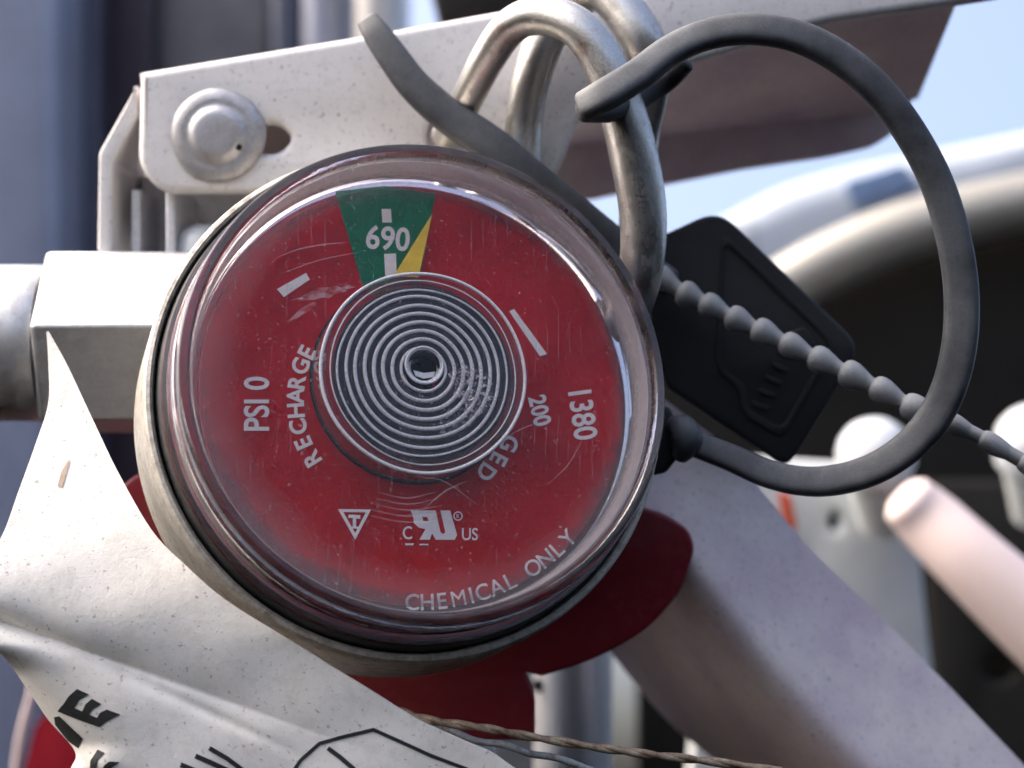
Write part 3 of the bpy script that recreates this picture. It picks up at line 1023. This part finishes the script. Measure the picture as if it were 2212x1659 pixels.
# ------------------------------------------------------------------ RED SERVICE COLLAR AND TANK
ZC = -19
col = slab('service_collar', [rounded([(300, 1020), (258, 1052), (300, 1140), (500, 1380), (720, 1520), (900, 1600), (1156, 1600), (1156, 1500), (1135, 1452), (1170, 1462), (1280, 1428), (1400, 1362), (1474, 1275), (1502, 1185), (1490, 1145), (1440, 1112), (1380, 1095),
                                      (1200, 1000), (900, 950), (500, 950)], [20, 22, 10, 0, 0, 5, 12, 20, 4, 4, 60, 70, 60, 34, 20, 25, 5, 0, 0, 0])], ZC, 2.2, 0.35, 'red_paint', None, res=3)
tag(col, 'dark red lobed collar plate showing below and beside the gauge', 'collar')
ZK = -95
kr = 470 * SC(ZK)
kc = P(530, 1530, ZK)
tank = thing('extinguisher_tank', 'dark red extinguisher cylinder at lower left, behind the white tag', 'cylinder', kc + Vector((0, -60, 0)))
prof = [(kr * 0.2, 8.0), (kr * 0.55, 6.5), (kr * 0.8, 3.2), (kr * 0.94, -1.5), (kr, -8), (kr, -60)]
vs, fs = [], []
for r, h in prof:
    for k in range(96):
        a = 2 * math.pi * k / 96
        vs.append(kc + Vector((r * math.cos(a), h, r * math.sin(a))))
for i in range(len(prof) - 1):
    for k in range(96):
        fs.append((i * 96 + k, i * 96 + (k + 1) % 96, (i + 1) * 96 + (k + 1) % 96, (i + 1) * 96 + k))
link_mesh('shell', vs, fs, 'tank_red_shaded', tank, 50)
tube('edge_strip', [(80, 1440, ZK + 8, 0.4), (64, 1510, ZK + 8, 0.4), (44, 1590, ZK + 8, 0.45), (26, 1720, ZK + 8, 0.45)], 'tube', tank, 12, 6)

# ------------------------------------------------------------------ INSPECTION TAG
L_ = [(100, 716), (104, 780), (104, 870), (78, 955), (40, 1060), (0, 1165), (-70, 1270), (-110, 1330), (-70, 1368), (0, 1410), (58, 1488), (105, 1556), (162, 1624), (150, 1670), (140, 1760)]
R_ = [(105, 716), (146, 790), (200, 905), (258, 1025), (330, 1148), (402, 1222), (480, 1290), (590, 1362), (700, 1430), (800, 1492), (900, 1553), (1000, 1600), (1062, 1626), (1115, 1662), (1240, 1740)]


def smst(a, b, x):
    t = max(0.0, min(1.0, (x - a) / (b - a)))
    return t * t * (3 - 2 * t)


def tag_z(px, py):
    z = -8.5 + 10.5 * smst(600, 1400, py) ** 0.9
    # crease running from the left edge towards the lower right
    nx, ny = -0.336, 0.942
    d = (px - 0) * nx + (py - 1342) * ny
    along = (px * 0.942 + (py - 1342) * 0.336)
    depth = 2.0 * math.exp(-max(0, along) / 260.0) + 0.5 * math.exp(-((along - 420) / 260.0) ** 2)
    wdt = 16 + 0.06 * max(0, along)
    z -= depth * math.exp(-abs(d) / wdt * 0.9) * (1.0 if d < 0 else 0.9)
    # small secondary wrinkles
    z += 0.035 * math.sin(px * 0.016 + py * 0.031) + 0.02 * math.sin(px * 0.043 - py * 0.019 + 1.0)
    d2 = (px - 300) * -0.42 + (py - 1470) * 0.907
    z -= 0.25 * math.exp(-(d2 / 12.0) ** 2) * math.exp(-((px - 430) / 160.0) ** 2)
    # lower left rim curls away
    e = (px - 0) * 0.80 - (py - 1412) * 0.60
    if py > 1390:
        z -= 3.2 * math.exp(-max(0.0, e) / 34.0) * smst(1390, 1460, py)
    # right-hand rim curls away a touch
    z -= 0.0
    # fold near the bottom left corner
    z += 1.6 * smst(1600, 1670, py) * math.exp(-((px - 190) / 60.0) ** 2)
    return z


Lc, Rc = catmull(L_, 10), catmull(R_, 10)
rows = []
NC = 90
for a, b in zip(Lc, Rc):
    rows.append([P(a[0] + (b[0] - a[0]) * k / NC, a[1] + (b[1] - a[1]) * k / NC, tag_z(a[0] + (b[0] - a[0]) * k / NC, a[1] + (b[1] - a[1]) * k / NC)) for k in range(NC + 1)])
tagroot = thing('inspection_tag', 'curled dirty white vinyl tag with black print, in front of the gauge at lower left', 'tag', P(300, 1500, 0))
sheet = loft('sheet', rows, 'tag', tagroot, 0.35, 60, (0, 0, -1))


def print_on_tag(name, polys):
    bm = bmesh.new()
    for poly in polys:
        bm2 = bmesh.new()
        vv = [bm2.verts.new((x, y, 0)) for x, y in poly]
        bm2.faces.new(vv)
        bmesh.ops.triangulate(bm2, faces=bm2.faces)
        for _ in range(4):
            long = [e for e in bm2.edges if e.calc_length() > 9]
            if not long:
                break
            bmesh.ops.subdivide_edges(bm2, edges=long, cuts=1)
            bmesh.ops.triangulate(bm2, faces=bm2.faces)
        me = bpy.data.meshes.new("t")
        bm2.to_mesh(me)
        bm2.free()
        bm.from_mesh(me)
        bpy.data.meshes.remove(me)
    for v in bm.verts:
        px, py = v.co.x, v.co.y
        v.co = W(P(px, py, tag_z(px, py) + 0.06))
    me = bpy.data.meshes.new(name)
    bm.to_mesh(me)
    bm.free()
    return finish(name, me, 'ink', sheet, None)


def c5(pts):
    return [(x * 0.248, 1261.8 + y * 0.248) for x, y in pts]


def stroke(pts, wd):
    out1, out2 = [], []
    for i, p in enumerate(pts):
        a = Vector(pts[max(i - 1, 0)])
        b = Vector(pts[min(i + 1, len(pts) - 1)])
        t = (b - a).normalized()
        n = Vector((-t.y, t.x)) * wd / 2
        out1.append(tuple(Vector(p) + n))
        out2.append(tuple(Vector(p) - n))
    return out1 + out2[::-1]


print_on_tag('printed_letter', [c5(q4) for q4 in ([(500, 1110), (535, 1060), (640, 1075), (900, 1190), (865, 1245), (690, 1185)], [(520, 1090), (600, 975), (670, 913), (778, 962), (690, 1005), (640, 1085)], [(710, 1120), (745, 1045), (800, 998), (885, 1045), (805, 1090), (765, 1150)], [(830, 1190), (870, 1120), (930, 1092), (1048, 1135), (930, 1195), (865, 1245)])])
print_on_tag('printed_letter', [c5([(470, 1160), (515, 1150), (620, 1250), (720, 1345), (680, 1430), (590, 1365), (480, 1225)])])
print_on_tag('printed_letter', [c5([(850, 1440), (910, 1470), (850, 1530), (830, 1640), (780, 1660), (785, 1540)])])
print_on_tag('printed_letter', [c5([(950, 1545), (1045, 1550), (970, 1600), (940, 1660), (880, 1660), (905, 1580)])])
for pts, wd in (([(452, 1616), (490, 1638), (530, 1668)], 10), ([(422, 1633), (452, 1646), (500, 1668)], 11), ([(390, 1652), (420, 1664)], 11)):
    print_on_tag('printed_letter', [stroke(pts, wd)])
print_on_tag('printed_outline', [stroke([(632, 1668), (650, 1642), (690, 1606), (740, 1592), (808, 1576)], 8), stroke([(806, 1576), (860, 1600), (930, 1632), (1010, 1662)], 8)])
print_on_tag('printed_outline', [stroke([(708, 1616), (735, 1636), (772, 1668)], 10)])
# a brown scratch on the tag
sp = print_on_tag('stain', [[(124, 1050), (134, 1052), (150, 1000), (152, 992), (146, 996), (132, 1020)]])
M['stain'] = m_plain('brown_stain', (0.48, 0.36, 0.27), 0.6, 0, 0.3, 1.0)
sp.data.materials.clear()
sp.data.materials.append(M['stain'])

# ------------------------------------------------------------------ WIRE that holds the tag
wire = thing('tag_wire', 'thin rusty twisted wire leaving the tag at the bottom edge', 'wire', P(1200, 1620, -4))


def twist(name, pts, amp, ph, rad, mat):
    c = catmull(pts, 10)
    out = []
    for i, (x, y, z) in enumerate(c):
        a = i * 0.5 + ph
        out.append((x, y + amp * math.sin(a), z + amp * 0.035 * math.cos(a), rad))
    tube(name, out, mat, wire, 12, 2)


w1 = [(860, 1535, -3), (930, 1556, -2), (1040, 1572, -1.5), (1150, 1592, -2), (1300, 1616, -2.5), (1420, 1632, -3), (1560, 1648, -4), (1720, 1672, -5)]
twist('wire_strand', w1, 3.5, 0.0, 0.24, 'wire')
twist('wire_strand', w1, 3.5, math.pi, 0.24, 'wire')
twist('wire_strand', [(930, 1568, -4), (1000, 1590, -3.5), (1090, 1612, -3), (1180, 1634, -3.5), (1290, 1665, -4), (1380, 1700, -4)], 3.0, 1.0, 0.27, 'wire_grey')

# ------------------------------------------------------------------ BACKGROUND
ZB = -150
o = box('corner_post', -260, -200, 132, 1900, ZB, 60, 'post_blue', None, 4)
tag(o, 'slate blue vertical post at the far left edge', 'post')
o = box('corner_post', 128, -200, 212, 1900, ZB - 14, 60, 'post_navy', None, 2)
tag(o, 'narrow navy vertical strip beside the slate blue post', 'post')
o = box('door_jamb', 205, -200, 335, 1900, ZB - 20, 50, 'post_plum', None, 2)
tag(o, 'near black plum vertical strip between navy strip and grey panel', 'jamb')
o = box('grey_panel', 330, -200, 585, 1900, ZB - 24, 50, 'panel_grey', None, 2)
tag(o, 'weathered grey metal panel behind the lever top edge', 'panel')
o = box('pale_strip', 580, -200, 650, 1700, ZB - 20, 50, 'post_navy', None, 2)
tag(o, 'dark strip beside the weathered grey panel above the lever', 'strip')
o = box('pale_strip', 648, -200, 735, 1700, ZB - 16, 50, 'panel_light', None, 3)
tag(o, 'pale blue grey strip above the lever, left of the seal end', 'strip')
o = box('pale_strip', 733, -200, 762, 1700, ZB - 18, 50, 'post_blue', None, 3)
tag(o, 'thin slate strip touching the seal strap end above the lever', 'strip')
o = box('cream_post', 764, -200, 858, 1700, ZB - 10, 40, 'cream', None, 3)
tag(o, 'cream upright behind the upper end of the black strap', 'post')
o = slab('dark_bracket', [rounded([(905, -120), (945, 42), (960, 60), (1120, 60), (1160, -120)], [0, 8, 8, 0, 0])], ZB + 40, 10, 1, 'soot')
tag(o, 'dark blurred bracket at the top edge above the lever', 'bracket')

# right: white bodywork, cream trim, dark opening
ZR = -190
body = slab('body_panel', [rounded([(1560, 470), (1700, 395), (1850, 352), (2050, 315), (2420, 240), (2500, 600), (1560, 640)], [10, 60, 60, 60, 0, 0, 10])], ZR, 30, 6, 'hood')
slab('blue_badge', [rounded([(1822, 392), (1955, 352), (1985, 405), (1850, 452)], 14)], ZR + 1.0, 1.5, 0.3, 'badge', body)
tag(body, 'blurred white bodywork seen through the black loop', 'bodywork')
o = tube('trim_bar', [(1560, 690, ZR + 30, 5.0), (1680, 632, ZR + 30, 5.1), (1790, 572, ZR + 30, 5.2), (1930, 512, ZR + 30, 5.2), (2080, 470, ZR + 30, 5.2), (2260, 432, ZR + 30, 5.2), (2480, 400, ZR + 30, 5.2)], 'trim', None, 24, 8)
tag(o, 'blurred cream and chrome trim bar curving along the white bodywork', 'trim')
o = slab('dark_cavity', [rounded([(1380, 720), (1640, 640), (1800, 545), (2080, 450), (2500, 390), (2500, 2000), (1380, 2000)], [20, 60, 60, 60, 0, 0, 0])], ZR + 22, 8, 1, 'dark')
tag(o, 'black open cavity behind the loop and beaded tail', 'cavity')
ZW = -105
pl = thing('mounting_plate', 'blurred white plate with a dark hole, right of the carry handle', 'plate', P(1800, 1300, ZW))
slab('plate', [rounded([(1560, 985), (1960, 1010), (1990, 1200), (2025, 1520), (2040, 1750), (1480, 1750)], [20, 30, 10, 10, 0, 0]), circle(1804, 1128, 15, 20, 0.8, 1.3)[::-1]], ZW, 5, 1.2, 'plate', pl)
slab('orange_mark', [rounded([(1682, 1060), (1706, 1066), (1722, 1140), (1700, 1150), (1690, 1110)], 8)], ZW + 0.4, 0.8, 0.1, 'orange', pl)
slab('hole_back', [circle(1804, 1128, 30)], ZW - 5.5, 1.0, 0.1, 'dark', pl)


def knob(cx, cy, z, r, label):
    k = thing('round_knob', label, 'knob', P(cx, cy, z), 'white knobs by the dark cavity')
    pr = [(-0.2, 0.99), (0.2, 0.97), (0.5, 0.86), (0.75, 0.66), (0.92, 0.38), (1.0, 0.05)]
    c = P(cx, cy, z)
    s = r * SC(z)
    ax = Vector((-0.25, 0.8, 0.5)).normalized()
    tube_mm('dome', [c + ax * (-0.3 * s)] + [c + ax * (t * s) for t, _ in pr], [s] + [q_ * s for _, q_ in pr], 'knob', k, 36, smooth=70)
    tube_mm('neck', [c - ax * (2.1 * s), c - ax * (0.2 * s)], [s * 0.78, s * 0.86], 'plate', k, 36, smooth=40)
    return k


knob(1890, 985, -95, 84, 'white domed knob inside the bottom curve of the loop')
knob(2235, 960, -110, 88, 'white domed knob cut by the right edge of the picture')
o = tube('pink_tube', [(1965, 1085, -84, 3.4), (2010, 1128, -84, 3.9), (2100, 1215, -82, 4.3), (2250, 1355, -80, 4.9), (2420, 1510, -78, 5.3)], 'tube', None, 36, 8)
tag(o, 'blurred pale pink tube with rounded end at the right edge', 'tube')
o = slab('dark_bracket', [rounded([(2000, 1040), (2500, 1040), (2500, 1900), (2040, 1900)], 10), circle(2160, 1440, 36, 24)[::-1]], ZR + 40, 6, 1, 'soot')
tag(o, 'sooty black plate with a round hole under the pink tube', 'plate')
# bottom middle
st = thing('steel_tube', 'upright silver tube with a small hole, below the gauge at bottom', 'tube', P(1240, 1700, -60))
tube_mm('tube_wall', [P(1238, 1330, -62), P(1238, 1420, -62), P(1238, 1760, -62)], [86 * SC(-62)] * 3, 'silver', st, 48)
slab('drilled_hole', [circle(1166, 1482, 14, 20)], -62 + 86 * SC(-62) * 0.62, 1.2, 0.1, 'dark', st)
o = box('grey_panel', 560, 1300, 1310, 1900, -150, 6, 'panel_grey', None, 1)
tag(o, 'grey backing panel low behind the silver tube', 'panel')
